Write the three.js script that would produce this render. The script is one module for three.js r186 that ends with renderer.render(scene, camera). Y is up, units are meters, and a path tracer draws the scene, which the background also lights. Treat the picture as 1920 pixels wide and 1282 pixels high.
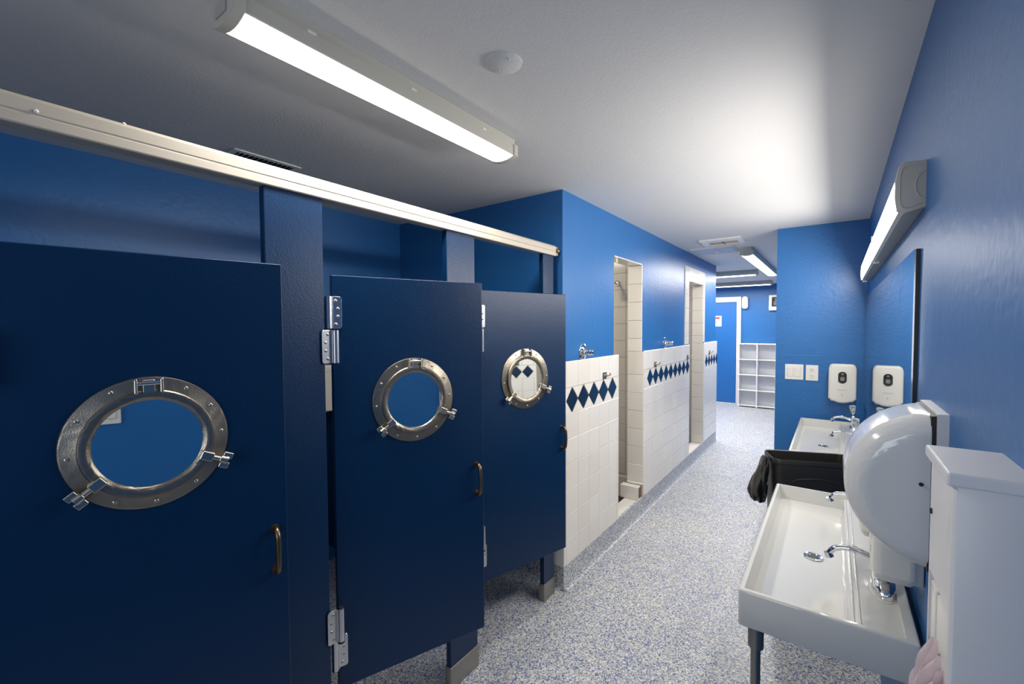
import * as THREE from 'three';
import { RoundedBoxGeometry } from 'three/addons/geometries/RoundedBoxGeometry.js';
import { mergeGeometries, mergeVertices, toCreasedNormals } from 'three/addons/utils/BufferGeometryUtils.js';
import { ConvexGeometry } from 'three/addons/geometries/ConvexGeometry.js';
import { RectAreaLightUniformsLib } from 'three/addons/lights/RectAreaLightUniformsLib.js';
import { Brush, Evaluator, SUBTRACTION } from 'three-bvh-csg';

// ------------------------------------------------------------------ camera, light, exposure
const scene = new THREE.Scene();
scene.background = new THREE.Color(0x050608);
const renderer = new THREE.WebGLRenderer({ antialias: true });
renderer.toneMapping = THREE.LinearToneMapping;
renderer.toneMappingExposure = 1.85;
renderer.shadowMap.enabled = true;
RectAreaLightUniformsLib.init();
const camera = new THREE.PerspectiveCamera(2 * Math.atan(641 / 821) * 180 / Math.PI, 1920 / 1282, 0.02, 40);
camera.rotation.order = 'YXZ';
camera.position.set(0, 1.6, 0);
camera.rotation.set(-2.02 * Math.PI / 180, 36.3 * Math.PI / 180, -0.3 * Math.PI / 180);
const LAMP_COLOR = new THREE.Color(1.0, 0.955, 0.9);
const LAMP = { stall: 24, mirror: 40, far: 36, shower: 28, day: 2.1 };       // radiance of each lamp's lens
const LENS_GLOW = 3.2, DAY_COLOR = new THREE.Color(0.9, 0.95, 1.0), WIN = { x0: -1.05, x1: 0.05, y0: 1.0, y1: 2.1 };   // daylight window behind the camera

// ------------------------------------------------------------------ room measures (metres)
const CE = 2.41, XR = 0.19, XW = -1.308, XT = -1.29, XB = -2.78, ZC = -2.293, ZE = -4.34, ZF = -9.9, ZN = 1.7;
const PX = -1.33, TB = 0.14, TT = 1.382;

// ------------------------------------------------------------------ textures
let seed = 7;
const rnd = () => { seed = (seed * 1664525 + 1013904223) >>> 0; return seed / 4294967296; };
function hash(x, y, s) { let h = (x * 374761393 + y * 668265263 + s * 2246822519) >>> 0; h = Math.imul(h ^ (h >>> 13), 1274126177) >>> 0; return ((h ^ (h >>> 16)) >>> 0) / 4294967296; }
function vnoise(x, y, p, s) {                       // periodic value noise
  const xi = Math.floor(x), yi = Math.floor(y), fx = x - xi, fy = y - yi;
  const u = fx * fx * (3 - 2 * fx), v = fy * fy * (3 - 2 * fy), m = (n) => ((n % p) + p) % p;
  const a = hash(m(xi), m(yi), s), b = hash(m(xi + 1), m(yi), s), c = hash(m(xi), m(yi + 1), s), d = hash(m(xi + 1), m(yi + 1), s);
  return (a + (b - a) * u) * (1 - v) + (c + (d - c) * u) * v;
}
function dataTex(n, fn, srgb) {
  const a = new Uint8Array(n * n * 4);
  for (let y = 0; y < n; y++) for (let x = 0; x < n; x++) { const c = fn(x / n, y / n); const i = (y * n + x) * 4; a[i] = c[0]; a[i + 1] = c[1]; a[i + 2] = c[2]; a[i + 3] = 255; }
  const t = new THREE.DataTexture(a, n, n, THREE.RGBAFormat);
  t.wrapS = t.wrapT = THREE.RepeatWrapping; t.magFilter = THREE.LinearFilter; t.minFilter = THREE.LinearMipmapLinearFilter; t.generateMipmaps = true;
  if (srgb) t.colorSpace = THREE.SRGBColorSpace;
  t.needsUpdate = true; return t;
}
const gray = (v) => { const k = Math.max(0, Math.min(255, Math.round(v * 255))); return [k, k, k]; };
// roller-stippled paint: fine grain plus soft unevenness of the plaster below
const stippleTex = dataTex(512, (u, v) => gray(0.45 * vnoise(u * 96, v * 96, 96, 1) + 0.3 * vnoise(u * 48, v * 48, 48, 2) + 0.25 * vnoise(u * 160, v * 160, 160, 3)));
const plasterTex = dataTex(512, (u, v) => {
  const w = vnoise(u * 5, v * 5, 5, 11);
  return gray(0.55 * vnoise(u * 4 + 0.7 * w, v * 4, 4, 4) + 0.25 * vnoise(u * 9, v * 14, 14 * 9, 5) + 0.12 * vnoise(u * 80, v * 80, 80, 6) + 0.08 * vnoise(u * 160, v * 160, 160, 8));
});
// flake floor: small irregular chips in blues, cream and grey
const CHIP = 210, chipPal = [[228, 225, 212], [214, 211, 200], [196, 197, 193], [122, 136, 172], [96, 112, 160], [70, 88, 146], [168, 176, 188], [206, 201, 184], [182, 185, 186], [236, 234, 224], [134, 144, 164], [190, 189, 184], [176, 178, 176], [220, 218, 208], [158, 160, 160]];
const flakeTex = dataTex(1024, (u, v) => {
  const x = u * CHIP, y = v * CHIP, xi = Math.floor(x), yi = Math.floor(y);
  let best = 9, id = 0, bx = 0, by = 0;
  for (let j = -1; j <= 1; j++) for (let i = -1; i <= 1; i++) {
    const cx = (xi + i + CHIP) % CHIP, cy = (yi + j + CHIP) % CHIP;
    const px = xi + i + hash(cx, cy, 21), py = yi + j + hash(cx, cy, 22);
    const ang = hash(cx, cy, 24) * 3.14, dx = x - px, dy = y - py, a = dx * Math.cos(ang) + dy * Math.sin(ang), b = -dx * Math.sin(ang) + dy * Math.cos(ang);
    const d = a * a * 0.7 + b * b * 1.4; if (d < best) { best = d; id = hash(cx, cy, 23); bx = cx; by = cy; }
  }
  const c = chipPal[Math.floor(id * chipPal.length)], k = 0.94 + 0.1 * hash(bx, by, 25);
  const patch = vnoise(u * 6, v * 6, 6, 31), p2 = 0.97 + 0.05 * patch;
  return [Math.min(255, c[0] * k * p2), Math.min(255, c[1] * k * p2), Math.min(255, c[2] * k)];
}, true);
function rep(t, size) { const c = t.clone(); c.repeat.set(1 / size, 1 / size); c.needsUpdate = true; return c; }
const stippleFine = rep(stippleTex, 0.2), stippleWall = rep(stippleTex, 0.42), plasterWall = rep(plasterTex, 1.35), flakeMap = rep(flakeTex, 1.12), stippleMetal = rep(stippleTex, 0.1);

// ------------------------------------------------------------------ materials
const std = (o) => new THREE.MeshStandardMaterial(o);
const phy = (o) => new THREE.MeshPhysicalMaterial(o);
const lin = (r, g, b) => new THREE.Color().setRGB(r, g, b);
const M = {
  blueWall: std({ color: lin(0.018, 0.135, 0.38), roughness: 0.4, bumpMap: plasterWall, bumpScale: 0.0035 }),
  ceiling: std({ color: lin(0.66, 0.655, 0.645), roughness: 0.75, bumpMap: stippleWall, bumpScale: 0.0009 }),
  floor: std({ map: flakeMap, roughness: 0.42 }),
  navy: phy({ color: lin(0.0002, 0.021, 0.07), roughness: 0.36, specularIntensity: 0.62, bumpMap: stippleFine, bumpScale: 0.00045 }),
  navyEdge: std({ color: lin(0.006, 0.035, 0.12), roughness: 0.35 }),
  tile: phy({ color: lin(0.80, 0.755, 0.68), roughness: 0.16 }),
  tileB: phy({ color: lin(0.815, 0.775, 0.70), roughness: 0.19 }),
  tileC: phy({ color: lin(0.785, 0.735, 0.66), roughness: 0.14 }),
  diamond: phy({ color: lin(0.008, 0.022, 0.05), roughness: 0.12 }),
  grout: std({ color: lin(0.72, 0.68, 0.60), roughness: 0.9 }),
  sillWhite: std({ color: lin(0.78, 0.75, 0.7), roughness: 0.4 }),
  cream: std({ color: lin(0.74, 0.70, 0.61), roughness: 0.45 }),
  railCream: std({ color: lin(0.52, 0.47, 0.39), roughness: 0.38, metalness: 0.25 }),
  lampHousing: std({ color: lin(0.50, 0.49, 0.43), roughness: 0.5 }),
  lampGrey: std({ color: lin(0.43, 0.42, 0.38), roughness: 0.42, metalness: 0.1 }),
  lens: std({ color: lin(0.9, 0.9, 0.88), roughness: 0.5, emissive: LAMP_COLOR, emissiveIntensity: LENS_GLOW }),
  steel: std({ color: lin(0.62, 0.62, 0.63), roughness: 0.27, metalness: 1 }),
  steelDark: std({ color: lin(0.22, 0.22, 0.22), roughness: 0.4, metalness: 1 }),
  shoe: std({ color: lin(0.36, 0.34, 0.31), roughness: 0.42, metalness: 1, bumpMap: stippleMetal, bumpScale: 0.0003 }),
  nickel: std({ color: lin(0.34, 0.295, 0.23), roughness: 0.36, metalness: 1, bumpMap: stippleMetal, bumpScale: 0.0003 }),
  nickelBright: std({ color: lin(0.55, 0.5, 0.41), roughness: 0.3, metalness: 1 }),
  bronze: std({ color: lin(0.2, 0.14, 0.085), roughness: 0.36, metalness: 1 }),
  chrome: std({ color: lin(0.78, 0.79, 0.8), roughness: 0.06, metalness: 1 }),
  mirror: std({ color: lin(0.9, 0.92, 0.92), roughness: 0.015, metalness: 1 }),
  black: std({ color: lin(0.006, 0.006, 0.007), roughness: 0.5 }),
  binBlack: std({ color: lin(0.021, 0.02, 0.019), roughness: 0.38 }),
  bagBlack: std({ color: lin(0.008, 0.008, 0.009), roughness: 0.25 }),
  ceramic: phy({ color: lin(0.66, 0.655, 0.62), roughness: 0.07 }),
  plastic: phy({ color: lin(0.72, 0.72, 0.70), roughness: 0.13 }),
  plasticMatte: std({ color: lin(0.70, 0.70, 0.71), roughness: 0.42 }),
  plasticWarm: std({ color: lin(0.74, 0.72, 0.66), roughness: 0.33 }),
  plasticGrey: std({ color: lin(0.40, 0.42, 0.47), roughness: 0.4 }),
  window: phy({ color: lin(0.03, 0.03, 0.03), roughness: 0.1 }),
  print: std({ color: lin(0.2, 0.2, 0.19), roughness: 0.6 }),
  plate: std({ color: lin(0.76, 0.74, 0.69), roughness: 0.38 }),
  plateShade: std({ color: lin(0.55, 0.53, 0.49), roughness: 0.5 }),
  pipe: std({ color: lin(0.26, 0.26, 0.25), roughness: 0.38, metalness: 0.9 }),
  pvc: std({ color: lin(0.72, 0.7, 0.66), roughness: 0.5 }),
  paper: phy({ color: lin(0.72, 0.58, 0.62), roughness: 0.95, transmission: 0.3, thickness: 0 }),
  acrylic: phy({ color: lin(0.86, 0.88, 0.84), roughness: 0.08, transmission: 0.75, thickness: 0.02, ior: 1.49 }),
  doorBlue: std({ color: lin(0.012, 0.125, 0.40), roughness: 0.42, bumpMap: stippleFine, bumpScale: 0.0004 }),
  trimWhite: std({ color: lin(0.8, 0.76, 0.74), roughness: 0.4 }),
  shelfFrame: std({ color: lin(0.82, 0.81, 0.79), roughness: 0.4 }),
  shelfPanel: std({ color: lin(0.82, 0.83, 0.86), roughness: 0.45 }),
  ventGrey: std({ color: lin(0.55, 0.55, 0.55), roughness: 0.5 }),
  ventSlat: std({ color: lin(0.3, 0.31, 0.32), roughness: 0.6 }),
  tan: std({ color: lin(0.58, 0.40, 0.22), roughness: 0.8 }),
  panelBlue: std({ color: lin(0.40, 0.46, 0.62), roughness: 0.55 }),
  wood: std({ color: lin(0.22, 0.12, 0.05), roughness: 0.8 }),
  drainFloor: std({ color: lin(0.06, 0.05, 0.045), roughness: 0.7 }),
  brass: std({ color: lin(0.45, 0.33, 0.17), roughness: 0.35, metalness: 1 }),
};

// ------------------------------------------------------------------ helpers
const used = {};
function numbered(n) { used[n] = (used[n] ?? -1) + 1; return used[n] ? n + '_' + String(used[n]).padStart(3, '0') : n; }
function boxUV(g) {                                   // uv in metres, by the way each face points
  if (g.index) g = g.toNonIndexed();
  const p = g.attributes.position, n = p.count, uv = new Float32Array(n * 2);
  const a = new THREE.Vector3(), b = new THREE.Vector3(), c = new THREE.Vector3();
  for (let i = 0; i < n; i += 3) {
    a.fromBufferAttribute(p, i); b.fromBufferAttribute(p, i + 1).sub(a); c.fromBufferAttribute(p, i + 2).sub(a); b.cross(c);
    const x = Math.abs(b.x), y = Math.abs(b.y), z = Math.abs(b.z);
    for (let k = 0; k < 3; k++) {
      a.fromBufferAttribute(p, i + k);
      const w = y >= x && y >= z ? [a.x, a.z] : x >= z ? [a.z, a.y] : [a.x, a.y];
      uv[(i + k) * 2] = w[0]; uv[(i + k) * 2 + 1] = w[1];
    }
  }
  g.setAttribute('uv', new THREE.BufferAttribute(uv, 2));
  return g;
}
function clean(g) { if (g.index) g = g.toNonIndexed(); const o = new THREE.BufferGeometry(); o.setAttribute('position', g.attributes.position); if (!g.attributes.normal) g.computeVertexNormals(); o.setAttribute('normal', g.attributes.normal); return o; }
function join(list) { return list.length === 1 ? clean(list[0]) : mergeGeometries(list.map(clean)); }
function mesh(name, geo, mat, parent, label) {
  const g = Array.isArray(geo) ? join(geo) : clean(geo);
  const m = new THREE.Mesh(boxUV(g), mat); m.name = numbered(name); m.castShadow = m.receiveShadow = true;
  if (label) m.userData.label = label;
  (parent || scene).add(m); return m;
}
function tag(o, label, category, group) { o.userData.label = label; o.userData.category = category; if (group) o.userData.group = group; return o; }
function thing(name, label, category, pos = [0, 0, 0], turn = 0, group) { const o = new THREE.Group(); o.name = numbered(name); o.position.set(...pos); o.rotation.y = turn; scene.add(o); return tag(o, label, category, group); }
function struct(name, geo, mat, parent) { const m = mesh(name, geo, mat, parent); if (!parent) m.userData.kind = 'structure'; return m; }
function copyOf(root, pos, turn, label, group) { const r = root.clone(); r.name = numbered(root.name.replace(/_\d{3}$/, '')); r.userData = { ...root.userData, label }; if (group) r.userData.group = group; r.position.set(...pos); r.rotation.y = turn; scene.add(r); return r; }
function B(x0, x1, y0, y1, z0, z1, r = 0, seg = 2) {
  const w = Math.abs(x1 - x0), h = Math.abs(y1 - y0), d = Math.abs(z1 - z0);
  const g = r ? new RoundedBoxGeometry(w, h, d, seg, Math.min(r, w / 2.01, h / 2.01, d / 2.01)) : new THREE.BoxGeometry(w, h, d);
  return g.translate((x0 + x1) / 2, (y0 + y1) / 2, (z0 + z1) / 2);
}
const V = (x, y, z) => new THREE.Vector3(x, y, z);
function tube(pts, r, seg = 24, rad = 10, closed = false) { return new THREE.TubeGeometry(new THREE.CatmullRomCurve3(pts.map((p) => V(...p)), closed), seg, r, rad, closed); }
function cyl(r0, r1, h, n = 24) { return new THREE.CylinderGeometry(r0, r1, h, n); }
function lathe(pts, n = 32) { return toCreasedNormals(new THREE.LatheGeometry(pts.map((p) => new THREE.Vector2(...p)), n), 0.6); }
function extrude(pts, depth, bevel = 0, seg = 3) {      // outline in x-y, extruded along +z
  const s = pts instanceof THREE.Shape ? pts : new THREE.Shape(pts.map((p) => new THREE.Vector2(...p)));
  return new THREE.ExtrudeGeometry(s, { depth, bevelEnabled: bevel > 0, bevelSize: bevel, bevelThickness: bevel, bevelSegments: seg, curveSegments: 24 });
}
function rrShape(w, h, r) {
  const s = new THREE.Shape(), x = -w / 2, y = -h / 2;
  s.moveTo(x + r, y); s.lineTo(x + w - r, y); s.absarc(x + w - r, y + r, r, -Math.PI / 2, 0); s.lineTo(x + w, y + h - r); s.absarc(x + w - r, y + h - r, r, 0, Math.PI / 2);
  s.lineTo(x + r, y + h); s.absarc(x + r, y + h - r, r, Math.PI / 2, Math.PI); s.lineTo(x, y + r); s.absarc(x + r, y + r, r, Math.PI, Math.PI * 1.5);
  return s;
}
function loft(rings, capBottom = true, capTop = false, crease = 0.6) {   // rings of equal point count
  const n = rings[0].length, pos = [], idx = [];
  rings.forEach((r) => r.forEach((p) => pos.push(...p)));
  for (let i = 0; i + 1 < rings.length; i++) for (let j = 0; j < n; j++) { const a = i * n + j, b = i * n + (j + 1) % n, c = a + n, d = b + n; idx.push(a, c, b, b, c, d); }
  const cap = (k, flip) => { const o = pos.length / 3, r = rings[k], c = [0, 0, 0]; r.forEach((p) => { c[0] += p[0] / n; c[1] += p[1] / n; c[2] += p[2] / n; }); pos.push(...c); for (let j = 0; j < n; j++) { const a = k * n + j, b = k * n + (j + 1) % n; flip ? idx.push(o, a, b) : idx.push(o, b, a); } };
  if (capBottom) cap(0, true); if (capTop) cap(rings.length - 1, false);
  const g = new THREE.BufferGeometry(); g.setAttribute('position', new THREE.Float32BufferAttribute(pos, 3)); g.setIndex(idx); g.computeVertexNormals();
  return toCreasedNormals(g, crease);
}
function rrRing(w, d, r, y, n = 5) { const out = []; for (const [sx, sz, a0] of [[1, 1, 0], [-1, 1, Math.PI / 2], [-1, -1, Math.PI], [1, -1, Math.PI * 1.5]]) for (let k = 0; k <= n; k++) { const a = a0 + (Math.PI / 2) * k / n; out.push([sx * (w / 2 - r) + r * Math.cos(a), y, sz * (d / 2 - r) + r * Math.sin(a)]); } return out; }
const ev = new Evaluator(); ev.attributes = ['position', 'normal']; ev.useGroups = false;
function minus(g, ...cuts) { let a = new Brush(clean(g)); a.updateMatrixWorld(); for (const c of cuts) { const b = new Brush(clean(c)); b.updateMatrixWorld(); a = ev.evaluate(a, b, SUBTRACTION); a.updateMatrixWorld(); } return toCreasedNormals(a.geometry.index ? a.geometry.toNonIndexed() : a.geometry, 0.55); }
function areaLight(w, h, at, to, power, color = LAMP_COLOR) { const l = new THREE.RectAreaLight(color, power, w, h); l.position.set(...at); l.lookAt(...to); scene.add(l); return l; }

// ------------------------------------------------------------------ room shell
struct('floor', B(XB - 2.2, XR + 0.2, -0.1, 0, ZN + 0.1, ZF - 0.2), M.floor);
struct('ceiling', B(XB - 2.2, XR + 0.2, CE, CE + 0.12, ZN + 0.1, ZF - 0.2), M.ceiling);
// the right wall and the mirror on it run a third of a degree off the room's axis
const skew = (o) => { const a = -0.35 * Math.PI / 180; o.rotation.y = a; o.position.set(XR - (XR * Math.cos(a) + -1.3 * Math.sin(a)), 0, -1.3 - (-XR * Math.sin(a) + -1.3 * Math.cos(a))); return o; };
skew(struct('wall_right', B(XR, XR + 0.14, 0, CE, ZN + 0.1, ZF - 0.1), M.blueWall));
struct('wall_left', B(XB - 0.14, XB, 0, CE, ZN, ZC - 0.1), M.blueWall);
const trimPaint = M.trimWhite;
struct('wall_behind_camera', minus(B(XB, XR, 0, CE, ZN, ZN + 0.12), B(WIN.x0, WIN.x1, WIN.y0, WIN.y1, ZN - 0.1, ZN + 0.3)), M.blueWall);
// frosted daylight window in that wall, behind the camera
const win = new THREE.Group(); win.name = 'window_1'; win.userData.kind = 'structure'; scene.add(win);
mesh('pane', B(WIN.x0, WIN.x1, WIN.y0, WIN.y1, ZN + 0.06, ZN + 0.07), std({ color: lin(0.8, 0.85, 0.9), roughness: 0.5, emissive: DAY_COLOR, emissiveIntensity: 0.7 }), win);
mesh('frame', [B(WIN.x0, WIN.x1, WIN.y0, WIN.y0 + 0.05, ZN - 0.01, ZN + 0.08), B(WIN.x0, WIN.x1, WIN.y1 - 0.05, WIN.y1, ZN - 0.01, ZN + 0.08), B(WIN.x0, WIN.x0 + 0.05, WIN.y0 + 0.05, WIN.y1 - 0.05, ZN - 0.01, ZN + 0.08), B(WIN.x1 - 0.05, WIN.x1, WIN.y0 + 0.05, WIN.y1 - 0.05, ZN - 0.01, ZN + 0.08)], trimPaint, win);
areaLight(WIN.x1 - WIN.x0 - 0.12, WIN.y1 - WIN.y0 - 0.12, [(WIN.x0 + WIN.x1) / 2, (WIN.y0 + WIN.y1) / 2, ZN + 0.05], [(WIN.x0 + WIN.x1) / 2, (WIN.y0 + WIN.y1) / 2, 0], LAMP.day, DAY_COLOR);
struct('wall_end', B(-0.396, XR + 0.025, 0, CE, ZE - 0.13, ZE), M.blueWall);
struct('wall_far', B(-5, XR + 0.06, 0, CE, ZF - 0.14, ZF), M.blueWall);
struct('wall_far_left', B(-5, -4.86, 0, CE, ZF, -6.5), M.blueWall);
struct('wall_stall_side', B(XB - 0.14, XW - 0.126, 0, CE, ZC - 0.11, ZC), M.blueWall);

// wall with the two shower openings: a slab 126 mm thick, holes cut through
const wallShower = new THREE.Group(); wallShower.name = 'wall_shower'; wallShower.userData.kind = 'structure'; scene.add(wallShower);
const ZS0 = ZC, ZS1 = -6.5, OP = [{ z0: -3.05, z1: -3.645, top: 2.12 }, { z0: -5.10, z1: -5.78, top: 2.105 }];
{
  const s = new THREE.Shape([[0, 0], [ZS0 - ZS1, 0], [ZS0 - ZS1, CE], [0, CE]].map((p) => new THREE.Vector2(...p)));
  for (const o of OP) s.holes.push(new THREE.Path([[ZS0 - o.z0, 0.0005], [ZS0 - o.z1, 0.0005], [ZS0 - o.z1, o.top], [ZS0 - o.z0, o.top]].map((p) => new THREE.Vector2(...p))));
  const g = new THREE.ExtrudeGeometry(s, { depth: 0.126, bevelEnabled: false });
  g.rotateY(Math.PI / 2); g.translate(XW - 0.126, 0, ZS0);   // x-y outline -> runs along -z
  mesh('plaster', g, M.blueWall, wallShower);
}
// tiles: bevelled pieces, shared by size
const tileCache = {};
function tileGeo(w, h, t = 0.008) {
  const key = [w, h, t].map((v) => v.toFixed(4)).join();
  if (tileCache[key]) return tileCache[key];
  const b = 0.0022, x = w / 2, y = h / 2, P = [[-x, -y, 0], [x, -y, 0], [x, y, 0], [-x, y, 0], [-x, -y, t - b], [x, -y, t - b], [x, y, t - b], [-x, y, t - b], [-x + b, -y + b, t], [x - b, -y + b, t], [x - b, y - b, t], [-x + b, y - b, t]];
  const I = []; for (const k of [0, 4]) for (let j = 0; j < 4; j++) { const a = k + j, c = k + (j + 1) % 4; I.push(a, c, c + 4, a, c + 4, a + 4); } I.push(8, 9, 10, 8, 10, 11);
  const g = new THREE.BufferGeometry(); g.setAttribute('position', new THREE.Float32BufferAttribute(I.flatMap((i) => P[i]), 3)); g.computeVertexNormals();
  return tileCache[key] = boxUV(g);
}
function triGeo(w, h, t = 0.008) {                      // triangular filler tile, point down
  const key = 'tri' + w.toFixed(4) + h.toFixed(4); if (tileCache[key]) return tileCache[key];
  return tileCache[key] = boxUV(clean(extrude([[-w / 2, h / 2], [0, -h / 2], [w / 2, h / 2]], t - 0.001, 0.0005, 1)));
}
const tileMats = [M.tile, M.tileB, M.tileC, M.tile];
// local frame of a tiled face: origin, u (along), normal; v is up
function face(parent, origin, u, n) {
  const basis = new THREE.Matrix4().makeBasis(V(...u), V(0, 1, 0), V(...n));
  return { parent, origin: V(...origin), u: V(...u), q: new THREE.Quaternion().setFromRotationMatrix(basis), stuff: [] };
}
function put(f, geo, mat, cu, cv, name = 'tile', spin = 0, asStuff = false) {
  const q = f.q.clone();
  q.multiply(new THREE.Quaternion().setFromEuler(new THREE.Euler((rnd() - 0.5) * 0.008, (rnd() - 0.5) * 0.008, spin)));
  const pos = f.origin.clone().addScaledVector(f.u, cu); pos.y += cv;
  if (asStuff) { f.stuff.push(clean(geo.clone()).applyMatrix4(new THREE.Matrix4().compose(pos, q, V(1, 1, 1)))); return; }
  const m = new THREE.Mesh(geo, mat); m.name = numbered(name); m.position.copy(pos); m.quaternion.copy(q); m.castShadow = m.receiveShadow = true; f.parent.add(m);
}
function done(f, name = 'tiles') { if (!f.stuff.length) return; const m = mesh(name, f.stuff, M.tile, f.parent); m.userData.kind = 'stuff'; f.stuff = []; }
function gridTiles(f, us, vs, gap = 0.0018, asStuff = false) {
  for (let i = 0; i + 1 < us.length; i++) for (let j = 0; j + 1 < vs.length; j++) {
    const w = us[i + 1] - us[i] - gap, h = vs[j + 1] - vs[j] - gap; if (w < 0.008 || h < 0.008) continue;
    put(f, tileGeo(w, h), tileMats[Math.floor(rnd() * 4)], (us[i] + us[i + 1]) / 2, (vs[j] + vs[j + 1]) / 2, 'tile', 0, asStuff);
  }
}
const steps = (a, b, p, first = p) => { const o = [a]; let x = a + first; while (x < b - 0.012) { o.push(x); x += p; } o.push(b); return o; };
const ROWS = [TB, ...[1, 2, 3, 4, 5, 6].map((k) => TB + k * 0.1545)], BAND0 = 1.067, BAND1 = 1.227;
function wainscot(zA, zB, diamonds, firstCol, asStuff = false) {
  const L = zA - zB;
  mesh('tile_backing', B(XW + 0.0002, XT - 0.0068, TB + 0.001, TT - 0.001, zA - 0.001, zB + 0.001), M.grout, wallShower);
  const f = face(wallShower, [XT - 0.0078, 0, zA], [0, 0, -1], [1, 0, 0]);
  const cols = steps(0, L, 0.1525, firstCol);
  gridTiles(f, cols, ROWS, 0.0018, asStuff);
  gridTiles(f, cols, [BAND1, TT], 0.0018, asStuff);
  // listello: navy diamonds with white triangles between them
  const hB = BAND1 - BAND0, cy = (BAND0 + BAND1) / 2, pz = diamonds.pitch;
  const dg = tileGeo(0.1045, 0.1045);
  for (let k = 0; k < diamonds.n; k++) put(f, dg, M.diamond, diamonds.first + k * pz, cy, 'diamond_tile', Math.PI / 4);
  for (let k = 0; k + 1 < diamonds.n; k++) for (const s of [0, 1]) put(f, triGeo(pz - 0.012, hB / 2 - 0.008), M.tile, diamonds.first + (k + 0.5) * pz, cy + (s ? -1 : 1) * (hB / 4 + 0.002), 'tile', s ? Math.PI : 0, asStuff);
  const e0 = diamonds.first, e1 = L - (diamonds.first + (diamonds.n - 1) * pz);
  const half = (w, at, dir) => { const g = extrude([[0, -hB / 2 + 0.001], [dir * Math.max(0.004, w - 0.076), -hB / 2 + 0.001], [dir * Math.max(0.004, w - 0.076), -0.002], [dir * (w - 0.004), -hB / 2 + 0.001], [dir * (w - 0.004), -hB / 2 + 0.001]].slice(0, 4), 0.007); return g; };
  for (const [w, at, dir] of [[e0, 0, 1], [e1, L, -1]]) {
    const k = Math.max(0.006, w - 0.078), pts = [[0.001, -hB / 2 + 0.001], [w - 0.005, -hB / 2 + 0.001], [k, 0], [w - 0.005, hB / 2 - 0.001], [0.001, hB / 2 - 0.001]].map(([x, y]) => [x * dir, y]);
    if (dir < 0) pts.reverse();
    put(f, boxUV(clean(extrude(pts, 0.0075))), M.tile, at, cy, 'tile', 0, asStuff);
  }
  mesh('bullnose', tube([[XT - 0.006, TT, zA], [XT - 0.006, TT, (zA + zB) / 2], [XT - 0.006, TT, zB]], 0.006, 2, 8), M.tileB, wallShower);
  done(f);
}
wainscot(ZC + 0.018, -3.105, { n: 5, first: 0.106, pitch: 0.152 }, 0.03);
wainscot(-3.6465, -5.105, { n: 9, first: 0.1535, pitch: 0.1525 }, 0.062);
wainscot(-5.7815, -6.52, { n: 5, first: 0.1255, pitch: 0.148 }, 0.056, true);
// return of the tiling on the stall side of the corner, and on the stall's side wall
{
  mesh('tile_backing', B(XB + 0.02, XT - 0.008, TB + 0.001, TT - 0.001, ZC + 0.0002, ZC + 0.0102), M.grout, wallShower);
  const f = face(wallShower, [XT, 0, ZC + 0.0095], [-1, 0, 0], [0, 0, 1]);
  gridTiles(f, [0.002, 0.075, 0.2275, 0.38], [...ROWS, BAND1 - 0.007, TT]);
  gridTiles(f, steps(0.38, 1.46, 0.1525), [...ROWS, BAND1 - 0.007, TT], 0.0018, true); done(f);
}
// jambs and soffits of the openings; wide tiles on the jambs as the photograph has them
for (const [k, o] of OP.entries()) {
  const bot = k ? 0.127 : 0.235, top = o.top - 0.01;
  const vs = []; for (let y = top; y > bot + 0.02; y -= 0.1545) vs.unshift(y); vs.unshift(bot);
  const fFar = face(wallShower, [XW + 0.001, 0, o.z1 + 0.001], [-1, 0, 0], [0, 0, 1]);
  gridTiles(fFar, [0.0, 0.1265], [TT, ...vs.filter((y) => y >= TT + 0.03)], 0.0018, k === 1);
  const low = vs.filter((y) => y < TT + 0.03); if (low[low.length - 1] < TT - 0.01) low[low.length - 1] = TT;
  gridTiles(fFar, [-0.0165, 0.1265], low, 0.0018, k === 1); done(fFar);
  const fNear = face(wallShower, [XW - 0.126, 0, o.z0 - 0.001], [1, 0, 0], [0, 0, -1]);
  gridTiles(fNear, [0.0, 0.1265], vs, 0.0018, true); done(fNear);
  mesh('soffit_tile', B(XW - 0.126, XW + 0.002, o.top - 0.009, o.top - 0.0005, o.z0 - 0.009, o.z1 + 0.009, 0.002), M.tile, wallShower);
}
// white tiled surround of the farther opening
{
  const f = face(wallShower, [XW + 0.0005, 0, -4.94], [0, 0, -1], [1, 0, 0]);
  mesh('tile_backing', [B(XW + 0.0002, XW + 0.003, TT + 0.012, 2.25, -4.94, -5.099), B(XW + 0.0002, XW + 0.003, 2.106, 2.25, -5.099, -5.84), B(XW + 0.0002, XW + 0.003, TT + 0.012, 2.106, -5.781, -5.84)], M.grout, wallShower);
  gridTiles(f, [0, 0.158], [1.395, 1.48, 1.6345, 1.789, 1.9435, 2.1]);
  gridTiles(f, [0, 0.158, 0.3105, 0.463, 0.6155, 0.768, 0.9], [2.1, 2.2525]);
  gridTiles(f, [0.842, 0.9], [1.395, 1.48, 1.6345, 1.789, 1.9435, 2.1], 0.0018, true); done(f);
}
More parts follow.
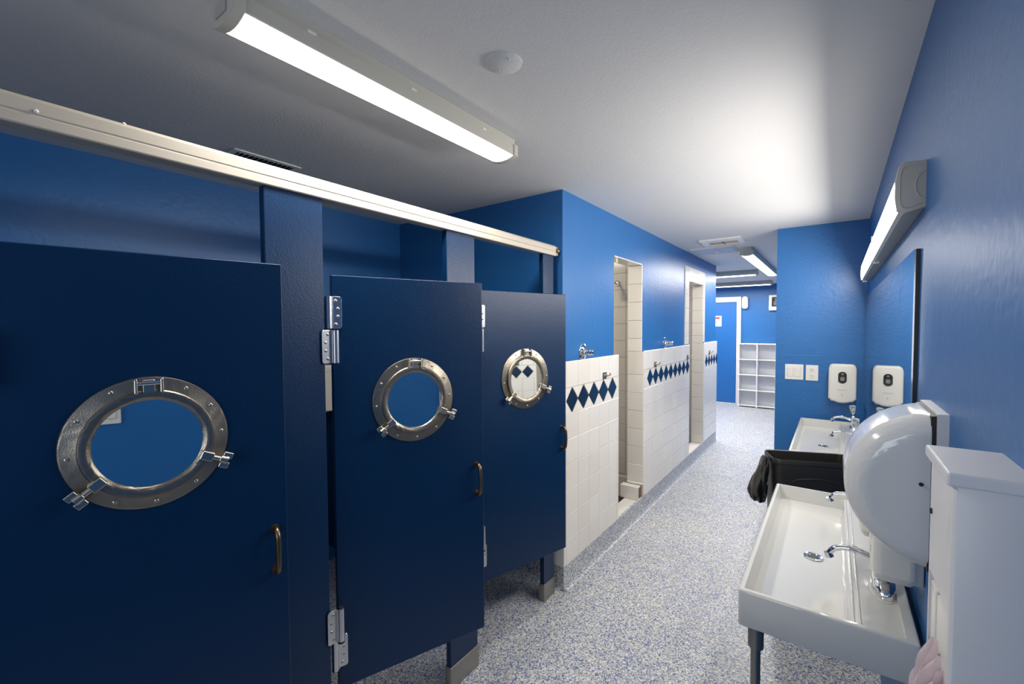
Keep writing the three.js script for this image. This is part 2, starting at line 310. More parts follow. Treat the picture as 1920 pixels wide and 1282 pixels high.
// shower stalls behind the wall: tiled boxes
const showerStruct = (n, z0, z1) => {
  const x0 = XW - 0.126, x1 = -2.78;
  const g = new THREE.Group(); g.name = n; g.userData.kind = 'structure'; scene.add(g);
  mesh('far_side', B(x0, x1, 0, CE, z1, z1 - 0.1), M.grout, g);
  mesh('near_side', B(x0, x1, 0, CE, z0, z0 + 0.1), M.grout, g);
  mesh('back', B(x1, x1 - 0.1, 0, CE, z0, z1), M.grout, g);
  mesh('drain_floor', B(x0, x1, 0.0, 0.02, z0, z1), M.drainFloor, g);
  mesh('base_ledge', [B(x0 - 0.0005, x1, 0.02, 0.21, z1, z1 + 0.03, 0.006), B(x1, x1 + 0.03, 0.02, 0.21, z0, z1, 0.006)], M.sillWhite, g);
  const vs = []; for (let y = 0.23; y < CE; y += 0.1545) vs.push(y); vs.push(CE - 0.002);
  const f = face(g, [x0, 0, z1 + 0.0005], [-1, 0, 0], [0, 0, 1]);
  gridTiles(f, steps(0, 0.3, 0.1525, 0.1), vs);
  gridTiles(f, steps(0.3, x0 - x1, 0.1525), vs, 0.0018, true); done(f);
  const fb = face(g, [x1 + 0.0005, 0, z0], [0, 0, -1], [1, 0, 0]); gridTiles(fb, steps(0, z0 - z1, 0.1525), vs, 0.0018, true); done(fb);
  const fn = face(g, [x1, 0, z0 - 0.0005], [1, 0, 0], [0, 0, -1]); gridTiles(fn, steps(0, x0 - x1, 0.1525), vs, 0.0018, true); done(fn);
};
showerStruct('wall_shower_stall', ZC - 0.21, -3.86);
showerStruct('wall_shower_stall', -4.3, -5.93);
// round opal lamp on the ceiling of each shower stall
for (const [k, z] of [-2.85, -5.15].entries()) {
  const L = thing('shower_lamp', k ? 'round opal ceiling lamp inside the second tiled shower, hidden by the wall' : 'round opal ceiling lamp inside the first tiled shower, hidden by the wall', 'lamp', [-2.05, CE, z]);
  mesh('base', lathe([[0, 0], [0.14, 0], [0.14, -0.02], [0, -0.02]], 32), M.lampHousing, L);
  mesh('opal', lathe([[0, -0.07], [0.06, -0.064], [0.11, -0.045], [0.132, -0.02]], 32), M.lens, L);
  areaLight(0.22, 0.22, [-2.05, CE - 0.075, z], [-2.05, 0, z - 0.001], LAMP.shower, new THREE.Color(1, 0.9, 0.74));
}
struct('wall_shower_rear', B(-5, XW - 0.13, 0, CE, -6.4, -6.5), M.blueWall);
// sills and the curb block at the foot of the jamb
struct('sill', B(XW - 0.126, XT - 0.004, 0.0, 0.118, OP[0].z0 - 0.0005 - 0.05, OP[0].z1 + 0.0005, 0.004), M.sillWhite);
struct('sill', B(XW - 0.126, XT - 0.004, 0.0, 0.125, OP[1].z0 - 0.0005, OP[1].z1 + 0.0005, 0.004), M.sillWhite);
{
  const c = thing('curb_block', 'white tiled curb block with bare wood end at the foot of the first shower opening', 'curb', [0, 0, 0]);
  mesh('curb_face', B(-1.47, -1.312, 0.119, 0.232, -3.575, -3.642, 0.005), M.sillWhite, c);
  mesh('wood_end', B(-1.311, -1.306, 0.119, 0.225, -3.59, -3.64), M.wood, c, 'bare brown wood end');
}
// flake cove base along the shower wall and round the corner into the stall
{
  const prof = [[0, 0], [0.042, 0], [0.042, 0.002], [0.032, 0.005], [0.024, 0.011], [0.019, 0.02], [0.016, 0.032], [0.015, 0.05], [0.015, TB - 0.004], [0.012, TB], [0, TB]];
  const g = extrude(prof, ZC + 0.018 - ZS1 + 0.02); g.translate(XW, 0, ZS1 - 0.02);
  struct('trim_1', toCreasedNormals(clean(g), 0.5), M.floor);
  const h = extrude(prof, XW - XB); h.rotateY(-Math.PI / 2); h.translate(XW, 0, ZC);
  struct('trim_2', toCreasedNormals(clean(h), 0.5), M.floor);
}

// ------------------------------------------------------------------ lamps
// ceiling lamp over the stalls: base plate, body, curved glowing lens
function batten(name, label, group, cx, cz, len, along, kind) {
  const L = thing(name, label, 'lamp', [cx, CE, cz], along === 'z' ? 0 : Math.PI / 2, group);
  const w = 0.118;
  const s = new THREE.Shape(); s.moveTo(-w / 2, -0.034); s.lineTo(w / 2, -0.034); s.lineTo(w / 2, -0.07); s.lineTo(w / 2 - 0.004, -0.074); s.lineTo(-w / 2 + 0.004, -0.074); s.lineTo(-w / 2, -0.07);
  mesh('housing', extrude(s, len - 0.03).translate(0, 0, -len / 2 + 0.015), M.lampHousing, L);
  mesh('base_plate', B(-0.048, 0.048, -0.0345, 0, -len / 2 + 0.004, len / 2 - 0.004), M.lampHousing, L);
  const l = new THREE.Shape(); l.moveTo(-w / 2 + 0.003, -0.074); l.quadraticCurveTo(0, -0.094, w / 2 - 0.003, -0.074);
  mesh('lens', toCreasedNormals(clean(extrude(l, len - 0.05).translate(0, 0, -len / 2 + 0.025)), 0.5), M.lens, L, 'glowing white lens');
  const c = new THREE.Shape(); c.moveTo(-w / 2 - 0.002, -0.032); c.lineTo(w / 2 + 0.002, -0.032); c.lineTo(w / 2 + 0.002, -0.072); c.quadraticCurveTo(0, -0.098, -w / 2 - 0.002, -0.072);
  for (const e of [-1, 1]) {
    const cap = mesh('end_cap', extrude(c, 0.022, 0.003, 2).translate(0, 0, e > 0 ? len / 2 - 0.025 : -len / 2 + 0.003), M.lampHousing, L);
    mesh('cap_recess', B(-0.03, 0.03, -0.07, -0.04, e * (len / 2 + 0.0005), e * (len / 2 + 0.003)), M.lampGrey, cap);
  }
  for (const e of [-0.3, 0.02, 0.33]) mesh('clip', B(w / 2 - 0.006, w / 2 + 0.003, -0.038, -0.03, e * len - 0.012, e * len + 0.012, 0.002), M.plate, L);
  const a = areaLight(along === 'z' ? w - 0.01 : len - 0.06, along === 'z' ? len - 0.06 : w - 0.01, [cx, CE - 0.092, cz], [cx, 0, cz], kind);
  return L;
}
batten('ceiling_lamp', 'long white batten lamp lit over the toilet stall doors', undefined, -1.18, -1.012, 1.12, 'z', LAMP.stall);
batten('ceiling_lamp', 'lit batten lamp running lengthwise on the ceiling past the blue end wall', undefined, -0.745, -6.35, 2.42, 'z', LAMP.far);
batten('ceiling_lamp', 'lit batten lamp running crosswise, the nearer of two parallel ones in the far room', undefined, -2.1, -7.28, 2.4, 'x', LAMP.far);
batten('ceiling_lamp', 'lit batten lamp running crosswise, closest to the far wall with the blue door', undefined, -2.1, -9.15, 2.4, 'x', LAMP.far);

// wall lamp above the mirror
{
  const z0 = -1.6, z1 = -4.02, len = z0 - z1;
  const L = thing('wall_lamp', 'long wall lamp with grey end cap lit above the mirror on the blue wall', 'lamp', [XR + 0.009, 0, (z0 + z1) / 2]); L.rotation.y = -0.35 * Math.PI / 180;
  const body = [[0, 1.918], [-0.042, 1.908], [-0.05, 1.916], [-0.05, 2.028], [-0.043, 2.036], [0, 2.03]];
  mesh('housing', extrude(body, len - 0.03).translate(0, 0, -len / 2 + 0.012), M.lampGrey, L);
  const lensP = [[-0.045, 1.914], [-0.054, 1.922], [-0.0565, 1.95], [-0.0568, 1.972], [-0.0565, 1.995], [-0.054, 2.02], [-0.044, 2.035], [-0.04, 2.03], [-0.04, 1.92]];
  for (const [a, b] of [[-len / 2 + 0.002, -0.006], [0.006, len / 2 - 0.024]]) mesh('lens', toCreasedNormals(clean(extrude(lensP, b - a).translate(0, 0, a)), 0.7), M.lens, L, 'glowing white lens');
  const cap = new THREE.Shape([[0.0, 1.916], [-0.043, 1.904], [-0.054, 1.914], [-0.059, 1.95], [-0.059, 1.995], [-0.054, 2.024], [-0.045, 2.038], [0, 2.034]].map((p) => new THREE.Vector2(...p)));
  const c1 = mesh('end_cap', toCreasedNormals(clean(extrude(cap, 0.018, 0.003, 3).translate(0, 0, len / 2 - 0.021)), 0.5), M.lampGrey, L, 'grey end cap with moulded rim');
  mesh('cap_rim', tube([[-0.006, 1.925, 0], [-0.042, 1.916, 0], [-0.0505, 1.93, 0], [-0.052, 1.972, 0], [-0.0505, 2.014, 0], [-0.042, 2.027, 0], [-0.006, 2.024, 0]], 0.0014, 40, 6).translate(0, 0, len / 2 + 0.0005), M.lampGrey, c1);
  mesh('cap_arc', tube([[-0.003, 1.936, 0], [-0.012, 1.942, 0], [-0.019, 1.958, 0], [-0.021, 1.972, 0], [-0.019, 1.988, 0], [-0.012, 2.002, 0], [-0.003, 2.01, 0]], 0.0016, 30, 6).translate(0, 0, len / 2 + 0.0005), M.lampGrey, c1);
  for (const z of [-0.01, -len / 2 + 0.04]) mesh('clip', B(-0.048, -0.022, 1.9, 1.914, z - 0.012, z + 0.012, 0.002), M.steel, L);
  mesh('joint_band', B(-0.058, -0.03, 1.908, 2.037, -0.006, 0.006, 0.003), M.lampHousing, L);
  for (const s of [-1, 1]) areaLight(len / 2 - 0.05, 0.104, [XR - 0.0515 - s * 0.0037, 1.972, (z0 + z1) / 2 + s * len / 4], [XR - 2, 1.972 - 2 * Math.tan(20 * Math.PI / 180), (z0 + z1) / 2 + s * len / 4], LAMP.mirror);
}

// ------------------------------------------------------------------ toilet stalls
const DY0 = 0.35, DY1 = 1.776;
function screw(x, y, z, r = 0.0055) { const g = new THREE.SphereGeometry(r, 10, 6, 0, Math.PI * 2, 0, Math.PI / 2); g.rotateX(Math.PI / 2); g.scale(1, 1, 0.6); return g.translate(x, y, z); }
// porthole in the x-y plane, facing +z
function makePorthole(parent, tiltX, tiltY) {
  const P = new THREE.Group(); P.name = numbered('porthole_mirror'); parent.add(P);
  const lat = (pts) => lathe(pts, 64).rotateX(Math.PI / 2);
  mesh('flange', lat([[0.118, 0], [0.155, 0], [0.1555, 0.002], [0.154, 0.005], [0.15, 0.0065], [0.126, 0.0065], [0.124, 0.0075]]), M.nickel, P);
  mesh('rim', lat([[0.125, 0.005], [0.1255, 0.014], [0.123, 0.0175], [0.119, 0.0185], [0.109, 0.0175], [0.104, 0.015], [0.1015, 0.011], [0.1012, 0.004]]), M.nickel, P);
  const gl = mesh('mirror_glass', cyl(0.1025, 0.1025, 0.003, 64).rotateX(Math.PI / 2), M.mirror, P, 'round mirror glass'); gl.position.z = 0.0075; gl.rotation.set(tiltX, tiltY, 0);
  for (const a of [118, 151, 185, 242, 273, 307, 2.5, 32, 60]) { const t = a * Math.PI / 180; mesh('rivet', screw(0.1405 * Math.cos(t), 0.1405 * Math.sin(t), 0.0062, 0.0048), M.nickelBright, P); }
  mesh('hinge_lug', [B(-0.027, -0.02, 0.118, 0.153, 0.006, 0.026, 0.003), B(0.02, 0.027, 0.118, 0.153, 0.006, 0.026, 0.003), B(-0.012, 0.012, 0.112, 0.15, 0.006, 0.018, 0.003)], M.nickelBright, P);
  mesh('hinge_pin', cyl(0.005, 0.005, 0.04, 12).rotateZ(Math.PI / 2).translate(0, 0.142, 0.02), M.chrome, P);
  for (const deg of [-25, 218]) {
    const t = deg * Math.PI / 180, c = Math.cos(t), s = Math.sin(t), k = deg < 0 ? 1 : -1;
    const lug = [B(0.104, 0.132, -0.011, 0.011, 0.012, 0.03, 0.003), cyl(0.006, 0.006, 0.034, 12).rotateZ(Math.PI / 2).translate(0.142, 0, 0.024), B(0.146, 0.158, -0.005, 0.005, 0.016, 0.032, 0.002)];
    const wing = [extrude([[0.146, 0.004], [0.166, 0.022 * k], [0.172, 0.014 * k], [0.166, 0.004], [0.166, -0.004], [0.17, -0.016 * k], [0.163, -0.02 * k], [0.146, -0.004]].sort(() => 0), 0.006, 0.0015, 2).translate(0, 0, 0.021)];
    mesh('wing_clamp', lug.map((g) => g.rotateZ(t)), M.nickelBright, P); mesh('wing_nut', [cyl(0.009, 0.011, 0.016, 14).rotateZ(Math.PI / 2).translate(0.156, 0, 0.024).rotateZ(t), B(0.15, 0.172, 0.004, 0.02, 0.021, 0.027, 0.0025).rotateZ(t), B(0.15, 0.172, -0.02, -0.004, 0.021, 0.027, 0.0025).rotateZ(t)], M.nickelBright, P);
  }
  return P;
}
// hinge half: leaf with a half-barrel; x axis along the front, z out of it
function hingeHalf(side, y0, y1) {
  const g = [extrude(rrShape(0.034, y1 - y0, 0.008), 0.0025, 0.0006, 1).translate(side * 0.026, (y0 + y1) / 2, 0.001), cyl(0.0115, 0.0115, y1 - y0, 20).translate(0, (y0 + y1) / 2, 0.0095), B(side * 0.002, side * 0.014, y0, y1, 0.001, 0.012, 0.001)];
  const sc = []; for (let k = 0; k < 4; k++) sc.push(screw(side * (0.024 + (k === 1 || k === 2 ? 0.007 : 0)), y0 + (y1 - y0) * (0.13 + 0.2467 * k), 0.0035));
  return { g, sc };
}
function addHinge(parent, side, y0, y1, at = [0, 0, 0]) {
  const { g, sc } = hingeHalf(side, y0, y1), h = mesh('hinge', g, M.steel, parent); h.position.set(...at);
  if (y1 < 1) mesh('bushing', cyl(0.0118, 0.0118, 0.006, 16).translate(0, side < 0 ? y0 - 0.003 : y1 + 0.003, 0.0095), M.black, h);
  for (const s of sc) mesh('hinge_screw', s, M.nickelBright, h);
  return h;
}
function makeDoor(label, hx, hz, ang, tilt) {
  // local x runs from the hinge to the free edge, z faces the aisle
  const D = thing('stall_door', label, 'door', [hx, 0, hz], Math.PI / 2 - ang);
  const w = 0.588;
  mesh('panel', B(0.012, w, DY0, DY1, -0.026, 0, 0.0035, 3), M.navy, D);
  const P = makePorthole(D, tilt[0], tilt[1]); P.position.set(0.295, 1.331, 0);
  const hx0 = 0.555;
  mesh('handle', [tube([[hx0, 0.926, 0], [hx0, 0.924, 0.018], [hx0, 0.936, 0.03], [hx0, 0.958, 0.034], [hx0, 0.985, 0.035], [hx0, 1.012, 0.034], [hx0, 1.032, 0.03], [hx0, 1.043, 0.018], [hx0, 1.041, 0]], 0.0072, 40, 12), cyl(0.011, 0.012, 0.004, 16).rotateX(Math.PI / 2).translate(hx0, 0.926, 0.002), cyl(0.011, 0.012, 0.004, 16).rotateX(Math.PI / 2).translate(hx0, 1.041, 0.002)], M.bronze, D, 'bronze pull handle');
  addHinge(D, 1, 1.597, 1.703, [0, 0, 0.001]); addHinge(D, 1, 0.432, 0.543, [0, 0, 0.001]);
  return D;
}
const DEG = Math.PI / 180;
makeDoor('large navy stall door cut off by the picture edge, its porthole reflecting a white switch plate', -1.358, -0.032, 11.54 * DEG, [0, 0]);
makeDoor('middle navy stall door with round porthole mirror reflecting plain blue', -1.36, -0.815, 20.8 * DEG, [-1.2 * DEG, -0.5 * DEG]);
makeDoor('navy stall door with small porthole mirror showing two diamonds, next to the white tiled wall', -1.363, -1.575, 16.1 * DEG, [-1.2 * DEG, -1.4 * DEG]);

function pilaster(label, zA, zB, hinge, z) {
  const P = thing('pilaster', label, 'partition post', [PX, 0, (zA + zB) / 2], Math.PI / 2);
  const h = (zA - zB) / 2;                                // local x runs along -z
  mesh('panel', B(-h, h, 0.1, 2.0115, -0.028, 0, 0.003, 2), M.navy, P);
  mesh('shoe', minus(B(-h - 0.004, h + 0.004, 0, 0.102, -0.032, 0.004, 0.002), B(-h + 0.001, h - 0.001, 0.08, 0.12, -0.027, -0.001)), M.shoe, P, 'stainless floor shoe');
  if (hinge) { addHinge(P, -1, 1.484, 1.591, [h + 0.03, 0, 0.003]); addHinge(P, -1, 0.549, 0.66, [h + 0.03, 0, 0.003]); mesh('screw_hole', cyl(0.004, 0.004, 0.002, 10).rotateX(Math.PI / 2).translate(h - 0.012, 1.462, 0.0004), M.black, P); }
  return P;
}
pilaster('navy partition post at the hinge side of the closest stall door', 0.165, -0.015, true);
pilaster('navy partition post between the closest stall door and the middle one', -0.605, -0.785, true);
pilaster('navy partition post between the middle stall door and the one by the tiled wall', -1.345, -1.525, true);
pilaster('narrow navy partition post standing beside the tiled wall corner', -2.112, -2.225, false);
function divider(label, zc) { const D = thing('stall_divider', label, 'partition', [0, 0, zc]); mesh('panel', B(XB + 0.02, PX - 0.03, 0.3, DY1, -0.013, 0.013, 0.003), M.navy, D); for (const y of [0.5, 1.6]) mesh('bracket', B(XB, XB + 0.05, y - 0.03, y + 0.03, 0.013, 0.018, 0.002), M.steel, D); }
divider('navy partition panel between the closest stall and the middle stall', -0.695);
divider('navy partition panel behind the middle stall door, holding the white tissue dispenser', -1.435);
divider('navy partition panel at the near side of the closest stall', 0.045);
{
  const t = thing('tissue_dispenser', 'white dispenser on the partition, glimpsed through the gap beside the middle door hinge', 'dispenser', [0, 0, 0]);
  mesh('body', B(-2.54, -2.29, 1.123, 1.386, -1.421, -1.33, 0.012, 3), M.plasticWarm, t);
  mesh('seam', B(-2.541, -2.289, 1.352, 1.355, -1.40, -1.3295), M.plateShade, t);
}
{
  const R = thing('headrail', 'long cream metal head rail running across the tops of the stall partition posts', 'rail', [0, 0, 0]);
  const prof = [[-0.036, 2.012], [0.006, 2.012], [0.008, 2.015], [0.008, 2.034], [0.0065, 2.036], [0.0065, 2.038], [0.008, 2.04], [0.008, 2.064], [0.004, 2.07], [0.0, 2.073], [-0.03, 2.073], [-0.036, 2.068]];
  const zA = 1.69, zB = -2.242;
  mesh('rail', toCreasedNormals(clean(extrude(prof, zA - zB).translate(PX, 0, zB)), 0.5), M.railCream, R);
  mesh('wall_bracket', [B(PX - 0.03, PX + 0.004, 2.015, 2.07, -2.243, -2.274, 0.004), cyl(0.013, 0.013, 0.02, 14).rotateX(Math.PI / 2).translate(PX + 0.002, 2.045, -2.262)], M.brass, R, 'brass wall bracket');
  for (const [z, y] of [[-0.16, 2.045], [-0.3, 2.072]]) mesh('rail_screw', new THREE.SphereGeometry(0.004, 8, 6).translate(PX + (y > 2.06 ? 0.001 : 0.009), y, z), M.plasticWarm, R);
}

// ------------------------------------------------------------------ ceiling fittings
{
  const c = thing('ceiling_plate', 'round white blank cover plate on the ceiling beside the batten lamp', 'cover plate', [-0.83, CE, -1.095]);
  mesh('disc', lathe([[0, -0.008], [0.052, -0.0075], [0.056, -0.005], [0.057, 0]], 40), M.ceiling, c);
  for (const a of [0.5, 3.64]) mesh('screw', new THREE.SphereGeometry(0.004, 10, 6).translate(0.036 * Math.cos(a), -0.0085, 0.036 * Math.sin(a)), M.ceiling, c);
}
{
  const v = thing('ceiling_vent', 'grey louvred vent on the ceiling above the toilet stalls', 'vent', [-2.335, CE, -1.03]);
  const w = 0.15, l = 0.155;
  mesh('frame', [B(-w, w, -0.006, 0, -l, -l + 0.025, 0.003), B(-w, w, -0.006, 0, l - 0.025, l, 0.003), B(-w, -w + 0.025, -0.0058, 0, -l + 0.025, l - 0.025), B(w - 0.025, w, -0.0058, 0, -l + 0.025, l - 0.025)], M.plate, v);
  mesh('backing', B(-w + 0.02, w - 0.02, -0.002, 0, -l + 0.02, l - 0.02), M.black, v);
  for (let k = 0; k < 12; k++) { const z = -l + 0.036 + k * (2 * l - 0.072) / 11; mesh('slat', B(-w + 0.024, w - 0.024, -0.0012, 0.0012, -0.006, 0.006).rotateX(0.6).translate(0, -0.0045, z), M.ventSlat, v); }
}
{
  const v = thing('exhaust_vent', 'white square exhaust fan frame with open tan grille in the ceiling past the tiled openings', 'vent', [-0.872, CE, -4.6]);
  const w = 0.18, l = 0.16;
  mesh('frame', [B(-w, w, -0.016, 0, l - 0.12, l, 0.004), B(-w, w, -0.016, 0, -l, -l + 0.03, 0.004), B(-w, -w + 0.06, -0.0158, 0, -l + 0.03, l - 0.12), B(w - 0.05, w, -0.0158, 0, -l + 0.03, l - 0.12)], M.plasticWarm, v);
  for (const [a, b] of [[-w + 0.07, -0.004], [0.004, w - 0.06]]) mesh('tan_board', B(a, b, -0.009, -0.001, -l + 0.03, l - 0.12), M.tan, v);
  for (const [a, b] of [[-w + 0.058, -w + 0.07], [w - 0.06, w - 0.049]]) mesh('dark_gap', B(a, b, -0.008, -0.001, -l + 0.03, l - 0.12), M.wood, v);
  mesh('divider_bar', B(-0.005, 0.005, -0.013, 0, -l + 0.03, l - 0.12), M.wood, v);
}
{
  const v = thing('ceiling_panel', 'flat blue-grey access panel on the ceiling behind the exhaust fan frame', 'panel', [-1.045, CE, -5.1]);
  mesh('panel', B(-0.2, 0.2, -0.02, -0.004, -0.184, 0.184, 0.006), M.panelBlue, v);
  mesh('panel_frame', [B(-0.212, 0.212, -0.012, 0, 0.185, 0.205, 0.003), B(-0.212, 0.212, -0.012, 0, -0.205, -0.185, 0.003), B(-0.212, -0.199, -0.0118, 0, -0.185, 0.185), B(0.199, 0.212, -0.0118, 0, -0.185, 0.185)], M.ceiling, v);
  mesh('latch', B(0.0, 0.05, -0.028, -0.02, -0.03, 0.02, 0.003), M.plasticWarm, v);
}

// ------------------------------------------------------------------ shower valves, hooks, shower head
function makeValve(label, z) {
  const v = thing('shower_valve', label, 'valve', [XW, 1.432, z], Math.PI / 2, 'shower valves');
  mesh('escutcheon', lathe([[0.056, 0], [0.0565, 0.003], [0.054, 0.006], [0.04, 0.01], [0.028, 0.014], [0.024, 0.02], [0.022, 0.03], [0, 0.03]], 40).rotateX(Math.PI / 2), M.chrome, v);
  mesh('sleeve', lathe([[0.018, 0.024], [0.0165, 0.032], [0.0165, 0.036], [0, 0.036]], 24).rotateX(Math.PI / 2), M.chrome, v);
  mesh('knob', lathe([[0, 0.034], [0.015, 0.034], [0.019, 0.04], [0.02, 0.05], [0.017, 0.057], [0.013, 0.06], [0.017, 0.065], [0.018, 0.072], [0.013, 0.078], [0, 0.079]], 24).rotateX(Math.PI / 2), M.chrome, v);
  return v;
}
makeValve('chrome shower valve on the blue wall beside the third stall door', -2.557);
makeValve('chrome shower valve on the blue wall between the two shower openings', -4.26);
function makeHook(label, z) {
  const h = thing('robe_hook', label, 'hook', [XT, 1.254, z], Math.PI / 2, 'robe hooks on the tiled wall');
  mesh('plate', B(-0.03, 0.03, -0.024, 0.024, 0, 0.006, 0.003), M.nickel, h);
  mesh('peg', [B(-0.022, 0.022, -0.004, 0.01, 0.006, 0.016, 0.003), tube([[0.005, 0.0, 0.01], [0.005, 0.0, 0.028], [0.005, 0.006, 0.04], [0.005, 0.014, 0.043]], 0.0055, 14, 10), new THREE.SphereGeometry(0.0065, 12, 8).translate(0.005, 0.015, 0.043)], M.nickelBright, h);
  return h;
}
makeHook('metal robe hook above the diamonds on the tiled section next to the stall doors', -2.847);
makeHook('metal robe hook over the second diamond of the middle tiled section', -3.93);
makeHook('metal robe hook over the last diamond at the far end of the middle tiled section', -5.01);
makeHook('metal robe hook on the farthest tiled section past the second shower opening', -6.06);
{
  const s = thing('shower_nozzle', 'small chrome shower head high inside the first shower opening', 'shower head', [-1.62, 1.93, -3.858], 0);
  mesh('flange', lathe([[0.03, 0], [0.026, 0.008], [0.012, 0.012], [0, 0.012]], 24).rotateX(Math.PI / 2).translate(0, 0.06, 0.009), M.chrome, s);
  mesh('arm', tube([[0, 0.06, 0.01], [0, 0.06, 0.07], [0, 0.04, 0.13]], 0.009, 16, 10), M.chrome, s);
  mesh('head', lathe([[0, 0], [0.012, 0], [0.016, -0.02], [0.035, -0.06], [0.035, -0.068], [0, -0.068]], 24).rotateX(-0.6).translate(0, 0.04, 0.13), M.chrome, s);
}

// ------------------------------------------------------------------ end wall fittings
{
  const s = thing('light_switch', 'white double rocker switch plate on the blue end wall', 'switch', [-0.261, 1.209, ZE]);
  mesh('plate', B(-0.065, 0.065, -0.064, 0.064, 0, 0.007, 0.004), M.plate, s);
  for (const x of [-0.027, 0.024]) { const f = mesh('rocker', extrude(rrShape(0.037, 0.072, 0.003), 0.003, 0.001, 1).rotateX(0.05).translate(x, 0, 0.0068), M.plate, s); mesh('rocker_frame', (() => { const a = rrShape(0.043, 0.078, 0.003); a.holes.push(new THREE.Path(rrShape(0.0395, 0.0745, 0.003).getPoints(4))); return extrude(a, 0.0012).translate(x, 0, 0.0065); })(), M.plateShade, f); }
}
{
  const s = thing('power_outlet', 'white duplex power outlet on the blue end wall beside the double switch', 'outlet', [-0.1375, 1.2075, ZE]);
  mesh('plate', B(-0.0425, 0.0425, -0.064, 0.064, 0, 0.007, 0.004), M.plate, s);
  for (const y of [-0.025, 0.025]) { const r = mesh('receptacle', extrude(rrShape(0.033, 0.036, 0.014), 0.0025, 0.0006, 1).translate(0, y, 0.0068), M.plate, s); mesh('slot', [B(-0.0085, -0.006, y, y + 0.011, 0.0095, 0.0103), B(0.006, 0.0085, y, y + 0.011, 0.0095, 0.0103), cyl(0.003, 0.003, 0.001, 10).rotateX(Math.PI / 2).translate(0, y - 0.008, 0.0099)], M.black, r); }
}
// soap dispenser facing +z, origin at the middle of its back
function makeSoap(label, pos, turn, group) {
  const s = thing('soap_dispenser', label, 'soap dispenser', pos, turn, group);
  const w = 0.168, h = 0.29;
  const o = new THREE.Shape(); o.moveTo(-w / 2 + 0.016, h / 2); o.lineTo(w / 2 - 0.016, h / 2); o.quadraticCurveTo(w / 2 - 0.002, h / 2 - 0.004, w / 2, h / 2 - 0.03); o.lineTo(w / 2, -h / 2 + 0.02); o.lineTo(w / 2 - 0.014, -h / 2 + 0.005); o.lineTo(0.05, -h / 2 + 0.004);
  o.bezierCurveTo(0.035, -h / 2 - 0.013, -0.035, -h / 2 - 0.013, -0.05, -h / 2 + 0.004); o.lineTo(-w / 2 + 0.014, -h / 2 + 0.005); o.lineTo(-w / 2, -h / 2 + 0.02); o.lineTo(-w / 2, h / 2 - 0.03); o.quadraticCurveTo(-w / 2 + 0.002, h / 2 - 0.004, -w / 2 + 0.016, h / 2);
  mesh('back_plate', B(-w / 2 + 0.004, w / 2 - 0.004, -h / 2 + 0.012, h / 2 - 0.006, 0, 0.03, 0.004), M.plasticGrey, s, 'grey back plate');
  mesh('cover', toCreasedNormals(clean(extrude(o, 0.05, 0.018, 6).scale(0.86, 0.91, 1).translate(0, 0, 0.03)), 0.4), M.plasticWarm, s, 'white cover');
  const wi = mesh('window', extrude(rrShape(0.05, 0.088, 0.0245), 0.004, 0.0015, 2).translate(0, 0.045, 0.0965), M.window, s, 'dark oval window');
  mesh('window_rim', tube(rrShape(0.052, 0.09, 0.0255).getPoints(8).map((p) => [p.x, p.y + 0.045, 0.0985]), 0.0016, 80, 6, true), M.plateShade, wi);
  mesh('bottle', [extrude(rrShape(0.026, 0.03, 0.006), 0.0008).translate(0, 0.035, 0.1022), cyl(0.008, 0.008, 0.001, 14).rotateX(Math.PI / 2).translate(0, 0.073, 0.1025)], M.print, wi);
  mesh('lettering', [...Array(9)].map((_, k) => B(-0.03 + k * 0.0066, -0.0255 + k * 0.0066, -0.0545, -0.0515, 0.0975, 0.0984)), M.print, s);
  mesh('drop_mark', [B(-0.0012, 0.0012, -0.098, -0.082, 0.0975, 0.0984), B(-0.003, 0.003, -0.1, -0.098, 0.0975, 0.0984)], M.print, s);
  mesh('side_mark', [B(-0.066, -0.063, -0.062, -0.05, 0.0965, 0.0975), B(-0.066, -0.063, -0.074, -0.066, 0.0965, 0.0975)], M.print, s);
  return s;
}
makeSoap('white soap dispenser with dark oval window on the blue end wall', [0.061, 1.146, ZE + 0.0005], 0);
makeSoap('white soap dispenser under the big round towel dispenser, with its grey side showing', [XR - 0.0005, 1.085, -1.522], -Math.PI / 2);
makeSoap('white soap dispenser mostly hidden, just beyond the one under the round towel dispenser', [XR - 0.0135, 1.085, -1.80], -Math.PI / 2);

// mirror
{
  const m = thing('wall_mirror', 'long frameless mirror with dark edge on the wall above the sinks', 'mirror', [0, 0, 0]);
  skew(m);
  mesh('backing', B(XR - 0.009, XR - 0.0005, 1.0, 1.812, -1.668, ZE + 0.012), M.black, m, 'dark edge');
  mesh('glass', B(XR - 0.0125, XR - 0.0088, 1.0, 1.812, -1.6705, ZE + 0.012), M.mirror, m, 'mirror glass');
}
// double switch plate behind the camera, seen in the first porthole mirror
{
  const s = thing('light_switch', 'white switch plate seen reflected in the porthole mirror of the closest stall door', 'switch', [XR - 0.0088, 1.206, 0.092], -Math.PI / 2);
  mesh('plate', B(-0.065, 0.065, -0.064, 0.064, 0, 0.007, 0.004), M.plate, s);
  for (const x of [-0.027, 0.024]) { const f = mesh('rocker', extrude(rrShape(0.037, 0.072, 0.003), 0.003, 0.001, 1).translate(x, 0, 0.0068), M.plate, s); mesh('rocker_frame', (() => { const a = rrShape(0.043, 0.078, 0.003); a.holes.push(new THREE.Path(rrShape(0.0395, 0.0745, 0.003).getPoints(4))); return extrude(a, 0.0012).translate(x, 0, 0.0065); })(), M.plateShade, f); }
  for (const y of [-0.048, 0.048]) mesh('plate_screw', new THREE.SphereGeometry(0.003, 8, 6).translate(-0.027, y, 0.007), M.plateShade, s);
}

